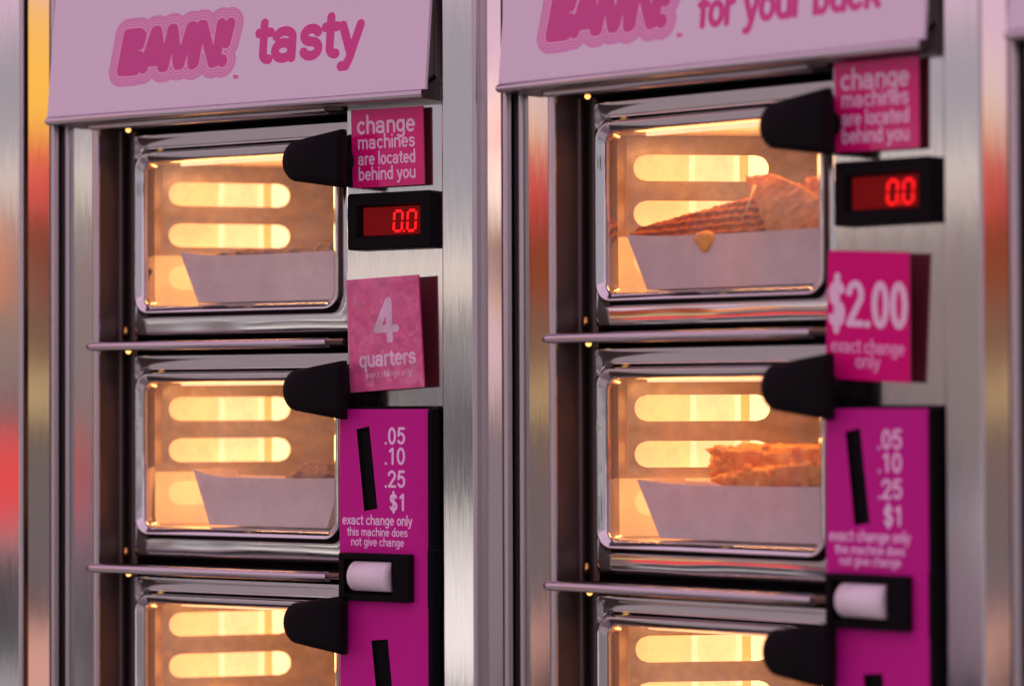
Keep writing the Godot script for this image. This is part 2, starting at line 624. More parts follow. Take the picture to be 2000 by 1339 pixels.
func rail(t: Node3D, y: float):
	# shelf with a half-round nose that runs past the jamb on the left
	var prof := []
	for k in 11:
		var a := -PI / 2 + PI * k / 10.0
		prof.append(Vector2(3.2 + 3.0 * cos(a), y + 3.3 * sin(a)))
	prof.append(Vector2(-1.0, y + 3.3))
	prof.append(Vector2(-1.0, y - 3.3))
	prof.reverse()
	var st := begin(true)
	bar(st, prof, 4.0, 219.0)
	bar(st, prof, 0.2, 4.0, 0.62, 1.0)
	var o := obj("shelf_rail", st, M.trim, t)
	st = begin()
	tube(st, V(219, y + 0.6, 2.6), V(233, y + 0.6, 1.8), 0.0021, 0.0021, 10)
	obj("rail_peg", st, M.bronze, o)
	st = begin()
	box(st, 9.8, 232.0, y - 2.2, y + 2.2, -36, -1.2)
	box(st, 9.8, 232.0, y - 24.0, y + 29.6, -44, -41.2)  # dark strip added to stop lamp light leaking through the gap
	obj("shelf_edge_and_stop", st, M.dark, o)

func door(t: Node3D, y0: float, yc: float):
	var loops := []
	var x0 := 19.8
	var x1 := 231.0
	var ya := y0 + 7.0
	var yb := y0 + 158.2
	loops.append(rrect(x0 + 0.6, x1, ya, yb, 2.0, -40, 8))
	loops.append(rrect(x0 + 0.4, x1, ya, yb, 2.0, -28, 8))
	loops.append(rrect(x0 + 0.7, x1 - 0.3, ya + 0.8, yb - 0.8, 2.0, -26.4, 8))
	loops.append(rrect(x0 + 1.0, x1 - 1.0, ya + 2.2, yb - 1.8, 2.4, -26.2, 8))
	for k in range(1, 5):
		var s := k / 5.0
		loops.append(rrect(lerpf(x0 + 1.0, 21.6, s), lerpf(x1 - 1, 213, s), lerpf(ya + 2.2, y0 + 22.6, s), lerpf(yb - 1.8, y0 + 146.2, s), lerpf(2.4, 14, s), -26.2 - 0.6 * s, 8))
	# the top and bottom of the pan curve forward like the rim of a dish
	for k in loops.size():
		var f := 1.0 - clampf((k - 3) / 5.0, 0.0, 1.0)
		for i in loops[k].size():
			var p: Vector3 = loops[k][i]
			var w := smoothstep(63.0, 74.0, absf(p.y * 1000.0 - RAIL - (y0 + 82.0))) * f * f
			p.z += (0.0045 if p.y * 1000.0 - RAIL > y0 + 82.0 else -0.0007) * w
			if p.x < 0.05:
				p.x += (0.0032 if p.y * 1000.0 - RAIL > y0 + 82.0 else 0.0) * w
			loops[k][i] = p
	for k in 9:
		var s := k / 8.0
		loops.append(rrect(lerpf(21.6, 30.0, s), lerpf(213, 204.5, s), lerpf(y0 + 22.6, y0 + 30.0, s), lerpf(y0 + 146.2, y0 + 137.6, s), lerpf(14, 7.5, s), -27.0 + 5.6 * (sin(PI * 0.5 * minf(1.0, s / 0.35)) if s < 0.35 else 1.0 - 0.75 * pow((s - 0.35) / 0.65, 1.3)), 8))
	loops.append(rrect(30.6, 203.9, y0 + 30.6, y0 + 137.0, 7.2, -30.5, 8))
	loops.append(rrect(30.6, 203.9, y0 + 30.6, y0 + 137.0, 7.2, -37, 8))
	var st := begin(true)
	loft(st, loops, false, false)
	var o := obj("door", st, M.door, t)
	st = begin()
	loft(st, [rrect(30.4, 204.1, y0 + 30.4, y0 + 137.2, 7.3, -31.5, 8)], false, true)
	obj("window_pane", st, M.glass, o)
	st = begin()
	loft(st, [rrect(30.6, 203.9, y0 + 30.6, y0 + 137.0, 7.2, -31.9, 8)], false, true)
	obj("pane_smears_and_haze", st, M.film, o)
	# handle: a tapered black lever, its tip to the left, on a round hub
	st = begin(true)
	loft(st, [lever(yc, 2.0, 19.5), lever(yc, 0.0, 21.0), lever(yc, 0.0, 26.5), lever(yc, 0.8, 28.6), lever(yc, 2.6, 30.6), lever(yc, 5.5, 31.6)], true, true)
	obj("handle", st, M.handle, o)
	st = begin(true)
	var ring := []
	for rz in [[19.0, 0.4], [19.0, 3.6], [17.8, 4.8], [9.0, 5.0], [8.6, 20.0]]:
		var l := []
		for k in 28:
			var a := TAU * k / 28.0
			l.append(V((243.5 if rz[1] < 5.0 else 236.0) + rz[0] * cos(a), yc + rz[0] * sin(a), rz[1]))
		ring.append(l)
	loft(st, ring, false, true)
	obj("handle_hub", st, M.black, o)

func lever(yc: float, inset: float, z: float) -> Array:
	var pts := []
	var xb := 249.5 - inset * 0.35
	var hb := 20.2 - inset
	var xt := 198.5 + inset * 1.7
	var ht := 14.6 - inset * 0.9
	for k in 9:
		pts.append(V(xb, yc + lerpf(-hb, hb, k / 8.0), z))
	for k in 15:
		var a := PI / 2 + PI * k / 14.0
		pts.append(V(xt + ht * 0.92 + ht * 0.92 * cos(a), yc + ht * sin(a), z))
	return pts

# ---------------------------------------------------------------- the warm wedge behind each door
const E := Vector2(0.657, -0.754)      # along the slotted wall, in x and z
const N := Vector2(0.754, 0.657)       # out of it
func W(s: float, y: float, n: float) -> Vector3:
	return V(15.0 + E.x * s + N.x * n, y, -72.0 + E.y * s + N.y * n)

func wallquad(st: SurfaceTool, s0: float, s1: float, y0: float, y1: float, n: float):
	quad(st, W(s0, y0, n), W(s1, y0, n), W(s1, y1, n), W(s0, y1, n))

func compartment(t: Node3D, at: Transform3D, y0: float):
	var fl := y0 + 30.0
	var ce := y0 + 139.0
	var st := begin()
	box(st, 10.2, 12.2, fl, ce, -69.0, -37.6)            # left wall
	box(st, 10.2, 231, fl - 2, fl, -214, -37.6)          # floor
	box(st, 10.2, 231, ce, ce + 2, -214, -37.6)          # ceiling
	box(st, 229, 231, fl, ce, -214, -37.6)               # right wall
	box(st, 106, 229, fl, ce, -216, -214.3)
	var o := obj("compartment", st, M.inner, t)
	# slotted wall
	var slots := [[y0 + 44.5, y0 + 62.5], [y0 + 77.0, y0 + 95.0], [y0 + 108.5, y0 + 126.5]]
	st = begin()
	var y := fl
	for sl in slots:
		wallquad(st, -4.2, 190, y, sl[0], 0)
		var rad: float = (sl[1] - sl[0]) / 2
		var steps := 14
		for k in steps:
			var h0: float = sl[0] + (sl[1] - sl[0]) * k / steps
			var h1: float = sl[0] + (sl[1] - sl[0]) * (k + 1) / steps
			var mid: float = (sl[0] + sl[1]) / 2
			var e0 := rad - sqrt(maxf(0, rad * rad - (h0 - mid) * (h0 - mid)))
			var e1 := rad - sqrt(maxf(0, rad * rad - (h1 - mid) * (h1 - mid)))
			quad(st, W(-4.2, h0, 0), W(0.5 + e0, h0, 0), W(0.5 + e1, h1, 0), W(-4.2, h1, 0))
			quad(st, W(94.5 - e0, h0, 0), W(190, h0, 0), W(190, h1, 0), W(94.5 - e1, h1, 0))
			# thickness of the plate
			quad(st, W(0.5 + e0, h0, -1.5), W(0.5 + e1, h1, -1.5), W(0.5 + e1, h1, 0), W(0.5 + e0, h0, 0))
			quad(st, W(94.5 - e0, h0, 0), W(94.5 - e1, h1, 0), W(94.5 - e1, h1, -1.5), W(94.5 - e0, h0, -1.5))
		y = sl[1]
	wallquad(st, -4.2, 190, y, ce, 0)
	obj("slotted_plate", st, M.plate, o)
	# the lit box behind the slots
	st = begin()
	wallquad(st, -14, 42.8, fl + 2, ce - 2, -20)
	obj("lamp_panel", st, M.glow_a, o)
	st = begin()
	wallquad(st, 46.6, 74.2, fl + 2, ce - 2, -20)
	obj("lamp_panel", st, M.glow_b, o)
	st = begin()
	box_w(st, 42.8, 46.6, fl + 2, ce - 2, -20, -18.6)
	obj("lamp_tube", st, M.glow_line, o)
	st = begin()
	box_w(st, 74.2, 77.8, fl + 2, ce - 2, -20, -18.6)
	obj("lamp_tube", st, M.glow_line, o)
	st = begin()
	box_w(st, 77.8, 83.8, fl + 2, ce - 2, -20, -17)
	obj("glowing_bracket", st, M.bracket, o)  # a bracket, not a source: the light in it is painted as emission
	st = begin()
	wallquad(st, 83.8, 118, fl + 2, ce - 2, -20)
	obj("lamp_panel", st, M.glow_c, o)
	# low panel before the third slot; warm light on the wall painted as its glow
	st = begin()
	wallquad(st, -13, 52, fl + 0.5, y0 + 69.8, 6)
	obj("wall_glow_panel", st, M.wall_glow, o)
	st = begin(true)
	tube(st, V(52, ce - 2.6, -43), V(196, ce - 2.6, -43), 0.0016, 0.0016, 10)
	obj("added_fill_tube", st, M.glow_line, o)  # added tube, with the area light below, to brighten the food
	var food_fill := AreaLight3D.new()
	food_fill.name = "added_fill_light"  # added fill light for the food
	food_fill.area_size = Vector2(0.144, 0.004)
	food_fill.light_color = Color(1.0, 0.66, 0.36)
	food_fill.light_energy = 0.0085
	food_fill.shadow_enabled = true
	o.add_child(food_fill, true)
	food_fill.transform = Transform3D(Basis(Vector3.RIGHT, deg_to_rad(-75.0)), V(124, ce - 5.0, -43.5))
	var al := AreaLight3D.new()
	al.name = "warming_lamp"
	al.area_size = Vector2(0.11, 0.10)
	al.light_color = Color(1.0, 0.66, 0.36)
	al.light_energy = 0.02
	al.shadow_enabled = true
	o.add_child(al, true)
	var dir := Vector3(N.x, 0, N.y)
	al.transform = Transform3D(Basis(Vector3.UP.cross(dir).normalized(), Vector3.UP, dir).rotated(Vector3.UP, PI), W(50, y0 + 85, -16))

func box_w(st: SurfaceTool, s0: float, s1: float, y0: float, y1: float, n0: float, n1: float):
	wallquad(st, s0, s1, y0, y1, n1)
	quad(st, W(s0, y0, n0), W(s0, y0, n1), W(s0, y1, n1), W(s0, y1, n0))
	quad(st, W(s1, y0, n1), W(s1, y0, n0), W(s1, y1, n0), W(s1, y1, n1))

# ---------------------------------------------------------------- display, coin box, sign
func display(t: Node3D):
	var st := begin(true)
	st.set_smooth_group(-1)
	loft(st, [rrect(241.8, 314.0 - 1.6, 63.6, 102.8, 2.0, 0.2, 4), rrect(241.8, 314.0 - 1.6, 63.6, 102.8, 2.0, 9.0, 4), rrect(242.6, 311.8, 64.4, 102.0, 1.6, 10.2, 4), rrect(250.0, 303.6, 72.0, 94.4, 0.6, 10.2, 4), rrect(252.0, 301.5, 73.6, 93.0, 0.4, 4.2, 4)], false, false)
	var o := obj("price_display", st, M.black, t)
	st = begin()
	quad(st, V(249, 73.0, 4.3), V(302, 73.0, 4.3), V(302, 93.6, 4.3), V(249, 93.6, 4.3))
	obj("display_screen", st, M.screen, o)
	for d in 2:
		st = begin()
		var x: float = [277.6, 288.9][d]
		segs7(st, x, 76.0, 6.8, 13.8)
		obj("display_digit", st, M.led, o)
	st = begin()
	box(st, 285.6, 286.9, 75.2, 76.6, 4.4, 4.7)
	obj("display_point", st, M.led, o)

func segs7(st: SurfaceTool, x: float, y: float, w: float, h: float):
	var q := 0.95
	var lean := 0.06
	for sx in [0.0, w]:
		for hy in [0.0, h / 2]:
			var yb: float = y + hy + 0.7
			var yt: float = y + hy + h / 2 - 0.7
			var o0: float = (yb - y) * lean
			var o1: float = (yt - y) * lean
			quad(st, V(x + sx - q + o0, yb, 4.6), V(x + sx + q + o0, yb, 4.6), V(x + sx + q + o1, yt, 4.6), V(x + sx - q + o1, yt, 4.6))
	for hy in [0.0, h]:
		var o: float = hy * lean
		quad(st, V(x + 0.9 + o, y + hy - q, 4.6), V(x + w - 0.9 + o, y + hy - q, 4.6), V(x + w - 0.9 + o, y + hy + q, 4.6), V(x + 0.9 + o, y + hy + q, 4.6))

var coin_mat: StandardMaterial3D
func coin_box(t: Node3D):
	var top := -46.6
	var bot := -420.0
	var st := begin()
	box(st, 240.5, 313.4, bot, -44.6, 0.3, 12.6, 2.0)
	box(st, 300.0, 314.2, -182, -142, 0.5, 13.0, 1.0)
	var o := obj("coin_box", st, M.black, t)
	if coin_mat == null:
		var sh := Sheet.new(64.0, bot * -1 + top, 4.5, Color(0.56, 0.012, 0.27))
		var ink := Color(0.86, 0.66, 0.80)
		var rows := [[".05", -70.9], [".10", -84.7], [".25", -100.4], ["$1", -116.2]]
		for r in rows:
			var wd: float = 18.0 if r[0] != "$1" else 14.0
			write(sh, r[0], 56.8 - wd, 56.8, top - r[1], 16.6, 0.88, ink)
		write(sh, "exact change only", 3.2, 62.0, 79.6, 9.6, 0.5, ink)
		write(sh, "this machine does", 7.4, 58.2, 87.2, 8.2, 0.42, ink)
		write(sh, "not give change", 10.6, 55.2, 94.0, 8.2, 0.42, ink)
		coin_mat = mat(Color.WHITE, 0.42, 0.0, 0.25)
		coin_mat.albedo_texture = sh.texture()
		coin_mat.texture_filter = BaseMaterial3D.TEXTURE_FILTER_LINEAR_WITH_MIPMAPS
	# printed cover: flat front with two slanted slots, rolled right edge
	st = begin()
	var z := 15.5
	var uvf := func(p: Vector3) -> Vector2:
		return Vector2((p.x * 1000.0 - 238.0) / 64.0, (top - (p.y * 1000.0 - RAIL)) / (top - bot))
	var h1 := [V(259.9, -116.8, z), V(271.1, -114.9, z), V(264.4, -58.3, z), V(253.6, -60.5, z)]
	var h2 := [V(272.3, -263.0, z), V(285.8, -261.4, z), V(279.4, -204.0, z), V(265.7, -205.3, z)]
	var bands := [[top, -143.0, h1], [-143.0, bot, h2]]
	for b in bands:
		var q := [V(239.5, b[1], z), V(302.0, b[1], z), V(302.0, b[0], z), V(239.5, b[0], z)]
		for k in 4:
			var j := (k + 1) % 4
			var p := [q[k], q[j], b[2][j], b[2][k]]
			var uv := []
			for v in p:
				uv.append(uvf.call(v))
			quaduv(st, p, uv)
	var prof := [Vector2(238.0, 12.4), Vector2(238.2, 14.4), Vector2(239.5, 15.5)]
	var prof2 := [Vector2(302.0, 15.5)]
	for k in range(1, 9):
		var a := PI / 2 * k / 8.0
		prof2.append(Vector2(302.0 + 9.4 * sin(a), 15.5 - 4.0 * (1 - cos(a))))
	prof2.append(Vector2(311.4, 9.0))
	for pr in [prof, prof2]:
		for k in pr.size() - 1:
			var a: Vector2 = pr[k]
			var b: Vector2 = pr[k + 1]
			var p := [V(a.x, bot, a.y), V(b.x, bot, b.y), V(b.x, top, b.y), V(a.x, top, a.y)]
			quaduv(st, p, [Vector2(0.01, 0.99), Vector2(0.02, 0.99), Vector2(0.02, 0.9), Vector2(0.01, 0.9)])
	# folded top of the sheet
	var lip := [Vector2(239.5, 15.5), Vector2(302, 15.5), Vector2(308, 14.4), Vector2(311.4, 11.5), Vector2(311.4, 10), Vector2(240, 10)]
	for k in range(1, 5):
		triuv(st, [V(lip[0].x, top, lip[0].y), V(lip[k].x, top, lip[k].y), V(lip[k + 1].x, top, lip[k + 1].y)], [Vector2(0.01, 0.95), Vector2(0.02, 0.95), Vector2(0.02, 0.94)])
	obj("printed_cover", st, coin_mat, o)
	for h in [h1, h2]:
		st = begin()
		var bk := []
		for v in h:
			bk.append(v + Vector3(0, 0, -0.007))
		for k in 4:
			var j := (k + 1) % 4
			quad(st, h[j], h[k], bk[k], bk[j])
		quad(st, bk[0], bk[1], bk[2], bk[3])
		# rounded guide inside the slot
		var a0: Vector3 = (h[0] + h[1]) / 2 + Vector3(0.0008, 0.001, -0.0062)
		var a1: Vector3 = (h[2] + h[3]) / 2 + Vector3(0.0008, -0.001, -0.0062)
		tube(st, a0, a1, 0.0034, 0.0034, 12)
		obj("coin_slot", st, M.slot, o)
	# push button in a square black surround
	st = begin()
	loft(st, [rrect(242.8, 301.5, -178.0, -145.4, 1.0, 15.6, 3), rrect(242.8, 301.5, -178.0, -145.4, 1.0, 22.0, 3), rrect(243.6, 300.7, -177.2, -146.2, 0.8, 23.0, 3), rrect(247.8, 289.0, -173.4, -149.4, 0.6, 23.0, 3), rrect(247.8, 289.0, -173.4, -149.4, 0.6, 17.0, 3)], false, false)
	quad(st, V(247, -174, 17.2), V(290, -174, 17.2), V(290, -149, 17.2), V(247, -149, 17.2))
	obj("button_surround", st, M.black, o)
	st = begin(true)
	var prof3 := []
	for k in 19:
		var a := -PI / 2 + PI * k / 18.0
		prof3.append(Vector2(18.5 + 12.5 * cos(a), -161.0 + 10.8 * sin(a)))
	prof3.reverse()
	bar(st, prof3, 255.8, 286.5, 0.95, 0.95)
	obj("push_button", st, M.button, o)

func sign_board(t: Node3D, which: int):
	# white board leaning out at its foot, standing in a rolled tray
	var bx0 := -25.0
	var bx1 := 314.5 if which != 3 else 200.0
	var yb := 170.6
	var yt := 262.0
	var zb := 20.0
	var zt := 10.6
	var st := begin()
	var p := [V(bx0, yb, zb), V(bx1, yb, zb), V(bx1, yt, zt), V(bx0, yt, zt)]
	quaduv(st, p, [Vector2(0, 1), Vector2(1, 1), Vector2(1, 0), Vector2(0, 0)])
	var q := []
	for v in p:
		q.append(v + Vector3(0, 0, -0.003))
	for k in 4:
		var j := (k + 1) % 4
		quaduv(st, [p[j], p[k], q[k], q[j]], [Vector2(0.5, 0.02), Vector2(0.5, 0.02), Vector2(0.51, 0.03), Vector2(0.5, 0.03)])
	quaduv(st, [q[1], q[0], q[3], q[2]], [Vector2(0.5, 0.02), Vector2(0.5, 0.02), Vector2(0.51, 0.03), Vector2(0.5, 0.03)])
	var W_ := bx1 - bx0
	var H_ := Vector2(yt - yb, zb - zt).length()
	var sh := Sheet.new(W_, H_, 4.0, Color(0.76, 0.655, 0.73))
	var ink := Color(0.66, 0.04, 0.26)
	var X := func(x: float) -> float: return x - bx0
	var Y := func(y: float) -> float: return (yt - y) / (yt - yb) * H_
	if which == 1:
		logo(sh, X.call(41.0), Y.call(197.5), 103.0, 35.5)
		write(sh, "tasty", X.call(167.5), X.call(260.0), Y.call(198.0), 46.0, 3.5, ink)
		write(sh, "tm", X.call(148.5), X.call(153.0), Y.call(188.4), 4.4, 0.4, ink)
	elif which == 2:
		logo(sh, X.call(16.0), Y.call(195.5), 104.0, 36.0)
		write(sh, "for your buck", X.call(143.5), X.call(282.0), Y.call(192.5), 32.0, 2.2, ink)
		write(sh, "tm", X.call(127.0), X.call(131.5), Y.call(188.4), 4.4, 0.4, ink)
	var m := mat(Color.WHITE, 0.28)
	m.albedo_texture = sh.texture()
	m.roughness_texture = noise_tex(0.02, 60 + which, 0.75, 1.0)
	var o := obj("sign_board", st, m, t)
	# tray: rolled lip, bottom, and a small gusset at the right end
	st = begin(true)
	var prof := []
	for k in 13:
		var a := deg_to_rad(-120.0 + 240.0 * k / 12.0)
		prof.append(Vector2(20.4 + 2.9 * cos(a), 167.4 + 2.9 * sin(a)))
	prof.reverse()
	bar(st, prof, bx0 + 1, bx1 - 2)
	bar(st, prof, bx0 - 0.4, bx0 + 1, 0.6, 1.0)
	obj("sign_tray", st, M.trim, t)
	st = begin()
	box(st, bx0 + 1, bx1 - 2.5, 164.6, 165.6, 0.4, 19.0)
	obj("tray_floor", st, M.bronze, t)
	if which != 3:
		st = begin()
		var g := [V(bx1 - 2.4, 164.8, 0.4), V(bx1 - 2.4, 164.8, 21.0), V(bx1 - 2.4, 171.5, 19.0), V(bx1 - 2.4, 180.0, 2.0), V(bx1 - 2.4, 180.0, 0.4)]
		for k in range(1, 4):
			tri(st, g[0], g[k + 1], g[k])
			tri(st, g[0] + Vector3(0.0007, 0, 0), g[k] + Vector3(0.0007, 0, 0), g[k + 1] + Vector3(0.0007, 0, 0))
		obj("tray_gusset", st, M.bronze, t)
		# dark end cheek behind the board
		st = begin()
		var c := [V(bx1 - 6, 183, 0.4), V(bx1 - 6, 172, 17), V(bx1 - 6, 262, 7.4), V(bx1 - 6, 262, 0.4)]
		quad(st, c[0], c[1], c[2], c[3])
		obj("sign_end_cheek", st, M.bronze, t)

# ---------------------------------------------------------------- cards stuck in front of the control panels
func card(at: Transform3D, called: String, corners: Array, sh: Sheet, label: String, film: float, bend := 0.0):
	# corners: top left, top right, bottom right, bottom left in mm
	var o := thing(called, label, "card")
	o.transform = at
	var st := begin(true)
	var n := 14
	var g := []
	for j in n + 1:
		var row := []
		for i in n + 1:
			var u := float(i) / n
			var v := float(j) / n
			var a: Vector3 = corners[0].lerp(corners[1], u)
			var b: Vector3 = corners[3].lerp(corners[2], u)
			var p: Vector3 = a.lerp(b, v)
			p.z += bend * (1.0 - pow(2.0 * u - 1.0, 2.0))
			row.append(p)
		g.append(row)
	for j in n:
		for i in n:
			var pts := []
			var uv := []
			for c in [[j + 1, i], [j + 1, i + 1], [j, i + 1], [j, i]]:
				var p: Vector3 = g[c[0]][c[1]]
				pts.append(V(p.x, p.y, p.z))
				uv.append(Vector2(float(c[1]) / n, float(c[0]) / n))
			quaduv(st, pts, uv)
	var m := mat(Color.WHITE, 0.4, 0.0, 0.25)
	m.albedo_texture = sh.texture()
	if film > 0.0:
		m.clearcoat_enabled = true
		m.clearcoat = 0.6
		m.clearcoat_roughness = 0.06
		m.normal_enabled = true
		m.normal_texture = noise_tex(0.012, int(film * 100), 0, 1, 14.0, 2)
		m.normal_scale = film
		m.roughness = 0.22
	obj("card_front", st, m, o)
	if film > 1.0:
		# loose, wrinkled clear film over the print
		var nz := FastNoiseLite.new()
		nz.seed = 23
		nz.frequency = 0.035
		nz.domain_warp_enabled = true
		nz.domain_warp_amplitude = 25.0
		st = begin(true)
		var q := 44
		var f2 := []
		for j in q + 1:
			var row := []
			for i in q + 1:
				var u := float(i) / q
				var v := float(j) / q
				var a: Vector3 = corners[0].lerp(corners[1], u)
				var b: Vector3 = corners[3].lerp(corners[2], u)
				var p: Vector3 = a.lerp(b, v)
				var edge := sqrt(sin(PI * u) * sin(PI * v) + 0.0001)
				row.append(V(p.x, p.y, p.z + 0.7 + bend * (1.0 - pow(2.0 * u - 1.0, 2.0)) + edge * (1.3 + 1.9 * nz.get_noise_2d(p.x * 1.1, p.y * 0.7))))
			f2.append(row)
		for j in q:
			for i in q:
				quad(st, f2[j + 1][i], f2[j + 1][i + 1], f2[j][i + 1], f2[j][i])
		var fm := mat(Color(0.92, 0.78, 0.86), 0.06, 0.0, 0.5)
		fm.transparency = BaseMaterial3D.TRANSPARENCY_ALPHA
		fm.albedo_color.a = 0.12
		obj("clear_film", st, fm, o)
	st = begin()
	var f := []
	var k2 := []
	for c in corners:
		f.append(V(c.x, c.y, c.z - 0.05))
		k2.append(V(c.x, c.y, c.z - 1.2))
	for k in 4:
		var j := (k + 1) % 4
		quad(st, f[k], f[j], k2[j], k2[k])
	quad(st, k2[0], k2[1], k2[2], k2[3])
	obj("card_back", st, M_back(), o)
	st = begin()
	var cx: float = (corners[0].x + corners[2].x) / 2
	var cy: float = (corners[0].y + corners[2].y) / 2
	var cz: float = minf(corners[0].z, corners[2].z) - 1.3
	box(st, cx - 12, cx + 4, cy - 14, cy + 14, 0.2, cz)
	obj("foam_pad", st, M.dark, o)

func M_back() -> StandardMaterial3D:
	if not M.has("back"):
		M.back = mat(Color(0.42, 0.06, 0.10), 0.6)
	return M.back

func change_sheet() -> Sheet:
	var sh := Sheet.new(61.0, 54.0, 5.0, Color(0.70, 0.010, 0.18))
	var ink := Color(0.84, 0.62, 0.74)
	write(sh, "change", 4.6, 54.5, 17.2, 17.5, 0.95, ink)
	write(sh, "machines", 5.0, 54.0, 27.6, 13.6, 0.72, ink)
	write(sh, "are located", 5.0, 54.0, 38.6, 12.6, 0.68, ink)
	write(sh, "behind you", 5.0, 54.0, 49.2, 12.6, 0.68, ink)
	return sh

func cards(m1: Transform3D, m2: Transform3D):
	card(m1, "notice_card", [Vector3(242.6, 161.4, 6), Vector3(303.2, 161.0, 6), Vector3(304.0, 107.2, 5.4), Vector3(243.8, 107.0, 5.4)], change_sheet(), "pink change machines notice card beside the top handle of the tasty automat", 0.12)
	card(m2, "notice_card", [Vector3(240.0, 163.8, 6), Vector3(301.6, 163.0, 6), Vector3(301.4, 108.3, 5.6), Vector3(240.4, 109.2, 5.6)], change_sheet(), "pink change machines notice card on the for your buck automat", 0.08)
	var ink := Color(0.84, 0.62, 0.74)
	var sh := Sheet.new(61.0, 77.0, 5.0, Color(0.76, 0.03, 0.24))
	write(sh, "4", 21.5, 42.5, 44.5, 42.0, 2.6, ink)
	write(sh, "quarters", 8.5, 55.5, 60.6, 15.5, 0.95, ink)
	write(sh, "exact change only", 13.5, 51.5, 68.0, 6.4, 0.34, ink, 0.0, 0.75)
	card(m1, "price_card", [Vector3(242.8, 42.8, 12.5), Vector3(303.3, 45.1, 12), Vector3(306.4, -31.5, 9.5), Vector3(244.6, -35.2, 10.0)], sh, "crinkled film-wrapped pink card reading 4 quarters", 1.3, 0.6)
	sh = Sheet.new(59.0, 79.0, 5.0, Color(0.70, 0.004, 0.19))
	write(sh, "$2.00", 0.8, 58.2, 46.8, 40.0, 2.1, ink)
	write(sh, "exact change", 3.6, 55.4, 62.6, 12.0, 0.6, ink, 0.0, 0.85)
	write(sh, "only", 21.0, 38.6, 71.6, 12.0, 0.6, ink, 0.0, 0.85)
	card(m2, "price_card", [Vector3(239.2, 49.4, 12), Vector3(298.0, 46.0, 12), Vector3(296.0, -31.6, 9), Vector3(234.6, -28.0, 9.5)], sh, "smooth magenta price card reading $2.00", 0.0)

# ---------------------------------------------------------------- trays and food
func tray(at: Transform3D, x0: float, x1: float, yb: float, yt: float, zf: float, dep: float, slant: float, label: String, tipl := 0.0):
	var o := thing("paper_tray", label, "paper tray", "white paper food trays behind the windows")
	o.transform = at
	var st := begin()
	var lo := 2.0
	var ob := [V(x0 + slant, yb, zf - lo), V(x1 - slant, yb, zf - lo), V(x1 - slant, yb, zf - dep + lo), V(x0 + slant, yb, zf - dep + lo)]
	var n := 12
	# walls as strips with a gently sagging rim
	var rim := func(u: float) -> float: return yt + tipl * pow(maxf(0.0, 1.0 - u * 4.0), 2.0) - 0.9 * sin(PI * u)
	var wall := func(a: Vector3, b: Vector3, c: Vector3, d: Vector3, in_: Vector3):
		for k in n:
			var u0 := float(k) / n
			var u1 := float(k + 1) / n
			var p := [a.lerp(b, u0), a.lerp(b, u1), d.lerp(c, u1), d.lerp(c, u0)]
			p[2].y = (rim.call(u1) + RAIL) * 0.001
			p[3].y = (rim.call(u0) + RAIL) * 0.001
			quad(st, p[0], p[1], p[2], p[3])
			quad(st, p[1] + in_, p[0] + in_, p[3] + in_, p[2] + in_)
			quad(st, p[3], p[2], p[2] + in_, p[3] + in_)
	var t0 := V(x0, yt, zf)
	var t1 := V(x1, yt, zf)
	var t2 := V(x1, yt, zf - dep)
	var t3 := V(x0, yt, zf - dep)
	wall.call(ob[0], ob[1], t1, t0, Vector3(0, 0, -0.0007))
	wall.call(ob[2], ob[3], t3, t2, Vector3(0, 0, 0.0007))
	for sd in [[ob[3], ob[0], t0, t3, 0.0007], [ob[1], ob[2], t2, t1, -0.0007]]:
		var up := Vector3(0, (tipl if sd[4] > 0 else 0.0) * 0.001, 0)
		quad(st, sd[0], sd[1], sd[2] + up, sd[3] + up)
		var i := Vector3(sd[4], 0, 0)
		quad(st, sd[1] + i, sd[0] + i, sd[3] + i + up, sd[2] + i + up)
	quad(st, ob[3], ob[2], ob[1], ob[0])
	quad(st, ob[0] + Vector3(0, 0.0007, 0), ob[1] + Vector3(0, 0.0007, 0), ob[2] + Vector3(0, 0.0007, 0), ob[3] + Vector3(0, 0.0007, 0))
	obj("tray_walls", st, M.paper, o)

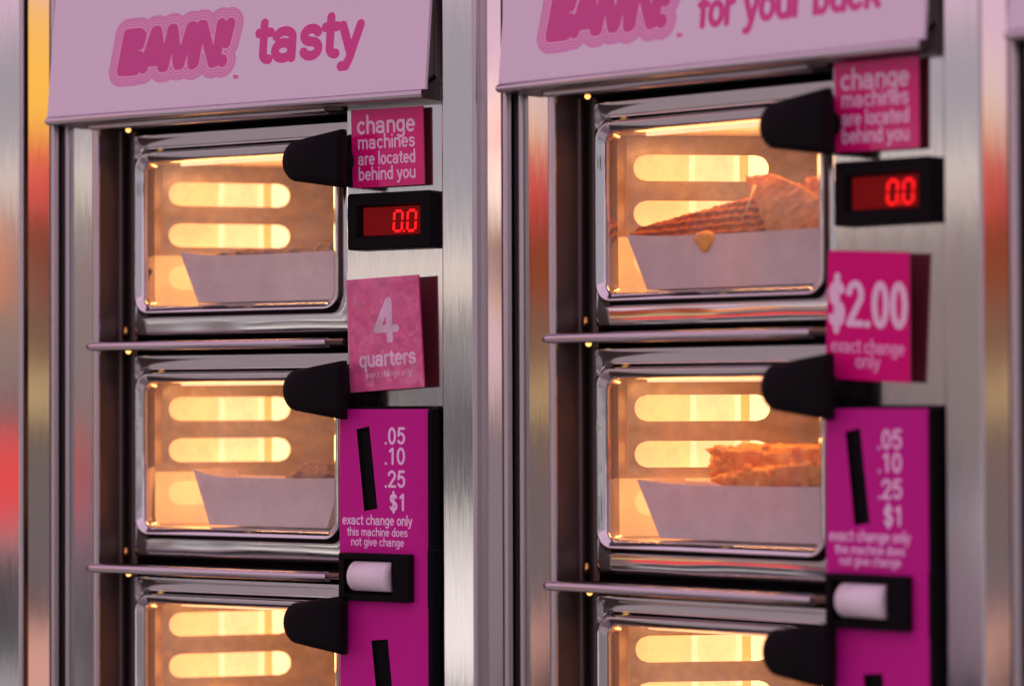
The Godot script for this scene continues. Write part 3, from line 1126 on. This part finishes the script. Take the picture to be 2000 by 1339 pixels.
func meals(m1: Transform3D, m2: Transform3D):
	tray(m1, 57, 216, 32, 67, -34, 50, 16, "white paper tray holding a low brown snack in the top left window", 3.5)
	tray(m1, 68, 203, 32 - PITCH, 68 - PITCH, -36, 50, 14, "white paper tray with raised left corner in the middle window of the tasty automat", 5.0)
	tray(m2, 41, 216, 32, 67.2, -34, 50, 16, "white paper tray under the grilled sandwich", 2.0)
	tray(m2, 49, 216, 32 - PITCH, 68.4 - PITCH, -34, 50, 18, "white paper tray under the golden fried sticks", 2.0)
	# low brown snack
	var o := thing("breaded_snack", "low crumbly brown snack in the top left tray", "snack")
	o.transform = m1
	var st := begin(true)
	blob(st, V(130, 60, -58), Vector3(64, 11, 16) * 0.001, Basis.IDENTITY, 0.35, 0.09, 71, 26, 0.7)
	blob(st, V(182, 65, -56), Vector3(18, 10, 14) * 0.001, Basis.IDENTITY, 0.4, 0.09, 72, 18)
	obj("crust", st, M.crumb, o)
	o = thing("breaded_snack", "dark rounded snack at the right end of the tray with the raised corner", "snack")
	o.transform = m1
	st = begin(true)
	blob(st, V(166, 64 - PITCH, -58), Vector3(27, 13, 16) * 0.001, Basis.IDENTITY, 0.3, 0.07, 73, 22)
	obj("crust", st, M.crumb, o)
	# grilled sandwich: a ridged slab rising to the right
	o = thing("grilled_sandwich", "brown grill-marked sandwich in the top window of the for your buck automat", "sandwich")
	o.transform = m2
	st = begin(true)
	slab(st)
	obj("toast", st, M.toast, o)
	st = begin(true)
	blob(st, V(106, 63.5, -34.6), Vector3(8.8, 5.6, 3.0) * 0.001, Basis.IDENTITY, 0.35, 0.06, 74, 16)
	blob(st, V(107.6, 59.6, -33.2), Vector3(4.4, 4.6, 2.0) * 0.001, Basis.IDENTITY, 0.2, 0.06, 75, 12)
	obj("melted_cheese", st, M.cheese, o)
	st = begin(true)
	tube(st, V(136.5, 74.0, -36), V(143.0, 97.0, -42), 0.0003, 0.0012, 8)
	obj("toothpick", st, M.pick, o)
	o = thing("folded_wrap", "pale orange folded wrap standing at the right of the grilled sandwich", "wrap")
	o.transform = m2
	st = begin(true)
	wrap_sheet(st, 131.0, 150.0, 103.5, 214.0, 78.0, -49.0, 76)
	obj("wrap_fold", st, M.fold, o)
	st = begin(true)
	wrap_sheet(st, 172.0, 168.0, 101.0, 216.0, 90.0, -60.0, 77)
	obj("wrap_fold", st, M.fold, o)
	# fried sticks
	for k in 3:
		o = thing("fried_stick", ["front golden fried stick on the tray, lower of the pile", "upper golden fried stick with a squared left end", "golden fried stick lying behind the other two"][k], "fried stick", "golden fried sticks on one tray")
		o.transform = m2
		st = begin(true)
		var c: Vector3 = [V(170, 73.5 - PITCH, -45), V(158, 83.0 - PITCH, -54), V(166, 81 - PITCH, -68)][k]
		var r: Vector3 = [Vector3(58, 8.0, 9), Vector3(59, 10.6, 9), Vector3(50, 11, 9)][k] * 0.001
		var turn := Basis(Vector3.BACK, [0.08, 0.0, 0.03][k])
		blob(st, c, r, turn, 0.34, 0.085, 80 + k, 44, 0.45)
		var rng := RandomNumberGenerator.new()
		rng.seed = 300 + k
		for q in 26:
			var d := Vector3(rng.randf_range(-0.95, 0.9), rng.randf_range(-0.8, 0.95), rng.randf_range(0.5, 0.95))
			blob(st, c + turn * (d * r), Vector3(rng.randf_range(2.2, 5.0), rng.randf_range(1.6, 3.2), 2.2) * 0.001, Basis(Vector3.BACK, rng.randf() * 3.0), 0.5, 0.12, 400 + q, 8)
		obj("breaded_crust", st, M.fried, o)

func wrap_sheet(st: SurfaceTool, xt: float, xb: float, yt: float, xr: float, yr: float, z: float, seed_: int):
	# a folded pancake: a curved, wrinkled sheet with a pointed upper left corner, and its back
	var nz := FastNoiseLite.new()
	nz.seed = seed_
	nz.frequency = 0.05
	var nu := 40
	var nv := 30
	var front := []
	for j in nv + 1:
		var row := []
		for i in nu + 1:
			var u := float(i) / nu
			var v := float(j) / nv
			var left := lerpf(xb, xt, pow(v, 0.75)) + 2.0 * sin(v * 5.0)
			var topy := lerpf(yt, yr, smoothstep(0.25, 1.0, u)) + 2.2 * nz.get_noise_2d(u * 90.0, 5.0)
			var x := lerpf(left, xr, u)
			var y := lerpf(60.0, topy, v)
			var bulge := 9.0 * sin(PI * clampf(u * 1.15, 0, 1)) * (1.0 - 0.55 * v) + 4.0 * exp(-pow((u - 0.06 - 0.1 * v) * 14.0, 2.0))
			var crease := 2.2 * nz.get_noise_2d(x * 0.9 + y * 0.9, (x - y) * 3.5)
			row.append(V(x, y, z + bulge + crease))
		front.append(row)
	for j in nv:
		for i in nu:
			quad(st, front[j][i], front[j][i + 1], front[j + 1][i + 1], front[j + 1][i])
	var bk := Vector3(0.0012, -0.0008, -0.0045)
	for i in nu:
		quad(st, front[nv][i], front[nv][i + 1], front[nv][i + 1] + bk, front[nv][i] + bk)
	for j in nv:
		quad(st, front[j][0], front[j + 1][0], front[j + 1][0] + bk, front[j][0] + bk)
		for i in nu:
			quad(st, front[j][i] + bk, front[j + 1][i] + bk, front[j + 1][i + 1] + bk, front[j][i + 1] + bk)

func slab(st: SurfaceTool):
	# the toast's front leans back; its grill ridges follow the crust
	var nz := FastNoiseLite.new()
	nz.seed = 7
	nz.frequency = 0.12
	var nu := 70
	var nv := 46
	var front := []
	var tint := []
	for j in nv + 1:
		var row := []
		var trow := []
		for i in nu + 1:
			var u := float(i) / nu
			var v := float(j) / nv
			var x := lerpf(28.5, 166.0, u)
			var ytop := 70.5 + 4.5 * (1.0 - exp(-(x - 28.0) / 5.0)) + 0.172 * (x - 28.0) + 1.2 * nz.get_noise_2d(x * 2.0, 3.0)
			var ybot := lerpf(69.5, 58.0, smoothstep(28.0, 58.0, x))
			var y := lerpf(ybot, ytop, v)
			var ph := (y - 0.035 * (x - 42.0) + 1.2 * nz.get_noise_2d(x * 0.8, 9.0)) * TAU / 4.9
			var ridge := 0.9 * sin(ph)
			var edge := smoothstep(1.0, 0.88, v) * smoothstep(0.0, 0.05, u)
			row.append(V(x, y + 0.5 * nz.get_noise_2d(x * 3, y * 3), -54.0 + 12.0 * (1 - v) + (ridge + 1.1 * nz.get_noise_2d(x * 4, y * 4)) * edge - 6.0 * (1.0 - edge)))
			var char_ := smoothstep(-0.1, 0.8, sin(ph) + 0.7 * nz.get_noise_2d(x * 1.5, y * 6.0))
			trow.append(Color(1.0, 1.0, 1.0).lerp(Color(0.42, 0.34, 0.30), char_))
		front.append(row)
		tint.append(trow)
	for j in nv:
		for i in nu:
			for c in [[0, 0], [1, 1], [0, 1], [0, 0], [1, 0], [1, 1]]:
				st.set_color(tint[j + c[0]][i + c[1]])
				st.add_vertex(front[j + c[0]][i + c[1]])
	st.set_color(Color(0.8, 0.75, 0.7))
	# back and rim
	var bk := Vector3(0, -0.001, -0.013)
	for i in nu:
		quad(st, front[nv][i], front[nv][i + 1], front[nv][i + 1] + bk, front[nv][i] + bk)
	for j in nv:
		quad(st, front[j][0], front[j + 1][0], front[j + 1][0] + bk, front[j][0] + bk)
	quad(st, front[0][0] + bk, front[nv][0] + bk, front[nv][nu] + bk, front[0][nu] + bk)

# ---------------------------------------------------------------- what the steel mirrors: the pavement and the street in front
func wbox(st: SurfaceTool, a: Vector3, b: Vector3):
	box(st, a.x * 1000, b.x * 1000, a.y * 1000 - RAIL, b.y * 1000 - RAIL, a.z * 1000, b.z * 1000, 0.0)

func slabobj(called: String, a: Vector3, b: Vector3, m: Material, parent: Node = null) -> MeshInstance3D:
	var st := begin()
	wbox(st, a, b)
	return obj(called, st, m, parent)

func street():
	var walk := mat(Color(0.30, 0.29, 0.28), 0.85)
	walk.albedo_texture = noise_tex(0.03, 91, 0.8, 1.0)
	triplanar(walk, Vector3(1.5, 1.5, 1.5))
	var o := slabobj("pavement", Vector3(-30, -0.3, -3), Vector3(30, 0.0, 4.2), walk)
	tag(o, "", "", "", "structure")
	var road := mat(Color(0.16, 0.16, 0.16), 0.9)
	o = slabobj("road", Vector3(-60, -0.42, 4.2), Vector3(60, -0.12, 60), road)
	tag(o, "", "", "", "structure")
	# long stone building across the street
	var stone := mat(Color(0.215, 0.225, 0.255), 0.85)
	var trimc := mat(Color(0.66, 0.62, 0.54), 0.8)
	var pane := mat(Color(0.03, 0.035, 0.04), 0.12)
	var b := thing("street_building", "grey stone building across the street, seen only as a blur in the steel", "building")
	slabobj("wall", Vector3(-24, -0.12, 15.3), Vector3(20, 4.2, 18), stone, b)
	slabobj("cornice", Vector3(-24, 2.75, 15.0), Vector3(-12, 3.1, 15.3), trimc, b)
	slabobj("shop_fascia", Vector3(-11.2, 1.85, 14.9), Vector3(-5, 2.3, 15.3), trimc, b)
	slabobj("plinth", Vector3(-24, -0.12, 15.15), Vector3(20, 0.75, 15.3), mat(Color(0.22, 0.22, 0.23), 0.8), b)
	slabobj("brick_shopfront", Vector3(-16.6, -0.12, 14.92), Vector3(-12.2, 2.7, 15.3), mat(Color(0.15, 0.125, 0.12), 0.85), b)
	for k in 11:
		var x := -23.0 + k * 3.8
		slabobj("window", Vector3(x, 1.05, 15.24), Vector3(x + 1.7, 1.8, 15.29), pane, b)
		slabobj("window_sill", Vector3(x - 0.15, 0.92, 15.0), Vector3(x + 1.85, 1.04, 15.3), trimc, b)
	# parked cars
	car(Vector3(-7.9, -0.12, 7.4), 0.0, Color(0.045, 0.06, 0.085), "dark blue saloon car parked at the far kerb, a blur in the steel")
	car(Vector3(-3.1, -0.12, 7.2), 0.0, Color(0.70, 0.70, 0.68), "white saloon car parked at the near kerb, a blur in the steel")
	# red newspaper box on the pavement
	var nb := thing("newspaper_box", "red newspaper box on the pavement, a blur in the steel", "newspaper box")
	nb.position = Vector3(-3.42, 0, 3.55)
	nb.rotation.y = deg_to_rad(134.0)
	var redp := mat(Color(0.62, 0.03, 0.03), 0.4)
	slabobj("box_body", Vector3(-0.19, 0.90, -0.2), Vector3(0.19, 1.14, 0.2), redp, nb)
	slabobj("lower_body", Vector3(-0.18, 0.42, -0.19), Vector3(0.18, 0.90, 0.19), mat(Color(0.30, 0.31, 0.33), 0.5), nb)
	slabobj("box_window", Vector3(-0.15, 0.58, 0.19), Vector3(0.15, 0.86, 0.205), pane, nb)
	slabobj("leg", Vector3(-0.2, 0, -0.16), Vector3(-0.12, 0.42, 0.16), M.trim, nb)
	slabobj("leg", Vector3(0.12, 0, -0.16), Vector3(0.2, 0.42, 0.16), M.trim, nb)
	# food cart under a striped parasol
	cart(Vector3(-4.80, 0, 3.27))

func polar(az: float, r: float, y: float) -> Vector3:
	return Vector3(0.25 - r * sin(deg_to_rad(az)), y, r * cos(deg_to_rad(az)))

func car(at: Vector3, turn: float, c: Color, label: String):
	var o := thing("parked_car", label, "car", "cars parked along the kerb")
	o.position = at
	o.rotation.y = turn
	var paint := mat(c, 0.3)
	paint.clearcoat_enabled = true
	var st := begin(true)
	var loops := []
	for w in [[-0.86, 0.08], [-0.90, 0.02], [-0.88, 0.0], [0.88, 0.0], [0.90, 0.02], [0.86, 0.08]]:
		var l := []
		for p in [[-2.2, 0.35], [2.2, 0.35], [2.28, 0.6], [2.2, 0.82], [1.2, 0.95], [-1.4, 0.98], [-2.2, 0.9], [-2.28, 0.6]]:
			l.append(Vector3(p[0] * (1.0 - w[1]), p[1] - w[1] * 0.3, w[0]))
		loops.append(l)
	loft(st, loops, true, true)
	obj("body", st, paint, o)
	st = begin(true)
	loops = []
	for w in [[-0.80, 0.0], [-0.66, 0.12], [0.66, 0.12], [0.80, 0.0]]:
		var l := []
		for p in [[-1.35, 0.96], [1.05, 0.93], [0.45, 1.40], [-0.75, 1.42]]:
			l.append(Vector3(p[0], p[1] - (w[1] if p[1] < 1.2 else 0.0) * 0.0, w[0] * (0.86 if p[1] > 1.2 else 1.0)))
		loops.append(l)
	loft(st, loops, true, true)
	obj("cabin_glass", st, mat(Color(0.03, 0.035, 0.04), 0.1), o)
	st = begin(true)
	loft(st, [rect_y(-0.72, 0.42, 0.62, 1.40), rect_y(-0.70, 0.40, 0.60, 1.46)], false, true)
	obj("roof", st, paint, o)
	for p in [[-1.4, -0.82], [1.4, -0.82], [-1.4, 0.82], [1.4, 0.82]]:
		st = begin()
		tube(st, Vector3(p[0], 0.32, p[1] - 0.1), Vector3(p[0], 0.32, p[1] + 0.1), 0.32, 0.32, 20)
		obj("wheel", st, M.black, o)
	for sx in [-0.7, 0.7]:
		st = begin()
		tube(st, Vector3(2.16, 0.68, sx), Vector3(2.27, 0.66, sx), 0.1, 0.1, 12)
		obj("headlight", st, mat(Color(0.8, 0.8, 0.75), 0.1), o)

func rect_y(x0: float, x1: float, hz: float, y: float) -> Array:
	return [Vector3(x0, y, hz), Vector3(x1, y, hz), Vector3(x1, y, -hz), Vector3(x0, y, -hz)]

func cart(at: Vector3):
	var red := mat(Color(0.62, 0.035, 0.03), 0.7)
	var cream := mat(Color(0.80, 0.74, 0.62), 0.7)
	var yellow := mat(Color(0.78, 0.48, 0.03), 0.7)
	var orange := mat(Color(0.90, 0.25, 0.03), 0.6)
	var tan_ := mat(Color(0.45, 0.34, 0.16), 0.6)
	var face := Basis(Vector3.UP, deg_to_rad(120.0))
	var u := thing("cart_parasol", "red, cream and yellow parasol over a food cart, a blur in the steel", "parasol")
	u.position = at + Vector3(0, 0, 0)
	u.rotation.y = 0.0
	for k in 10:
		var st := begin(true)
		var a0 := TAU * k / 10.0
		var a1 := TAU * (k + 1) / 10.0
		var ring := []
		for p in [[0.02, 2.42], [0.45, 2.26], [0.78, 2.06], [1.08, 1.84], [1.10, 1.66]]:
			ring.append([Vector3(p[0] * cos(a0), p[1], p[0] * sin(a0)), Vector3(p[0] * cos(a1), p[1], p[0] * sin(a1))])
		for j in 4:
			quad(st, ring[j][0], ring[j][1], ring[j + 1][1], ring[j + 1][0])
		var vl := begin()
		quad(vl, Vector3(1.103 * cos(a0), 1.84, 1.103 * sin(a0)), Vector3(1.103 * cos(a1), 1.84, 1.103 * sin(a1)), Vector3(1.123 * cos(a1), 1.66, 1.123 * sin(a1)), Vector3(1.123 * cos(a0), 1.66, 1.123 * sin(a0)))
		obj("valance", vl, [red, orange, cream, red, cream, red, yellow, red, cream, red][k], u)
		obj("canopy_gore", st, [cream, orange, red, cream, red, yellow, red, cream, red, yellow][k], u)
	var st2 := begin()
	tube(st2, Vector3(0, 0.0, 0), Vector3(0, 2.42, 0), 0.022, 0.022, 10)
	obj("pole", st2, M.trim, u)
	var c := thing("food_cart", "tan street food cart with an orange banner, a blur in the steel", "cart")
	c.position = at + Vector3(0.06, 0, 0.26)
	c.rotation.y = deg_to_rad(125.0)
	slabobj("cart_body", Vector3(-0.75, 0.72, -0.4), Vector3(0.75, 1.16, 0.4), mat(Color(0.10, 0.09, 0.09), 0.4), c)
	slabobj("counter", Vector3(-0.85, 1.16, -0.5), Vector3(0.85, 1.44, 0.5), tan_, c)
	slabobj("banner", Vector3(-0.95, 1.45, 0.42), Vector3(0.15, 1.70, 0.45), orange, c)
	slabobj("mustard_crate", Vector3(0.25, 1.45, 0.1), Vector3(0.95, 1.62, 0.45), yellow, c)
	slabobj("lower_tray", Vector3(-0.75, 0.36, -0.4), Vector3(0.75, 0.62, 0.45), mat(Color(0.55, 0.30, 0.24), 0.6), c)
	for sx in [-0.6, 0.6]:
		var st := begin()
		tube(st, Vector3(sx, 0.3, 0.40), Vector3(sx, 0.3, 0.46), 0.3, 0.3, 20)
		obj("wheel", st, M.black, c)
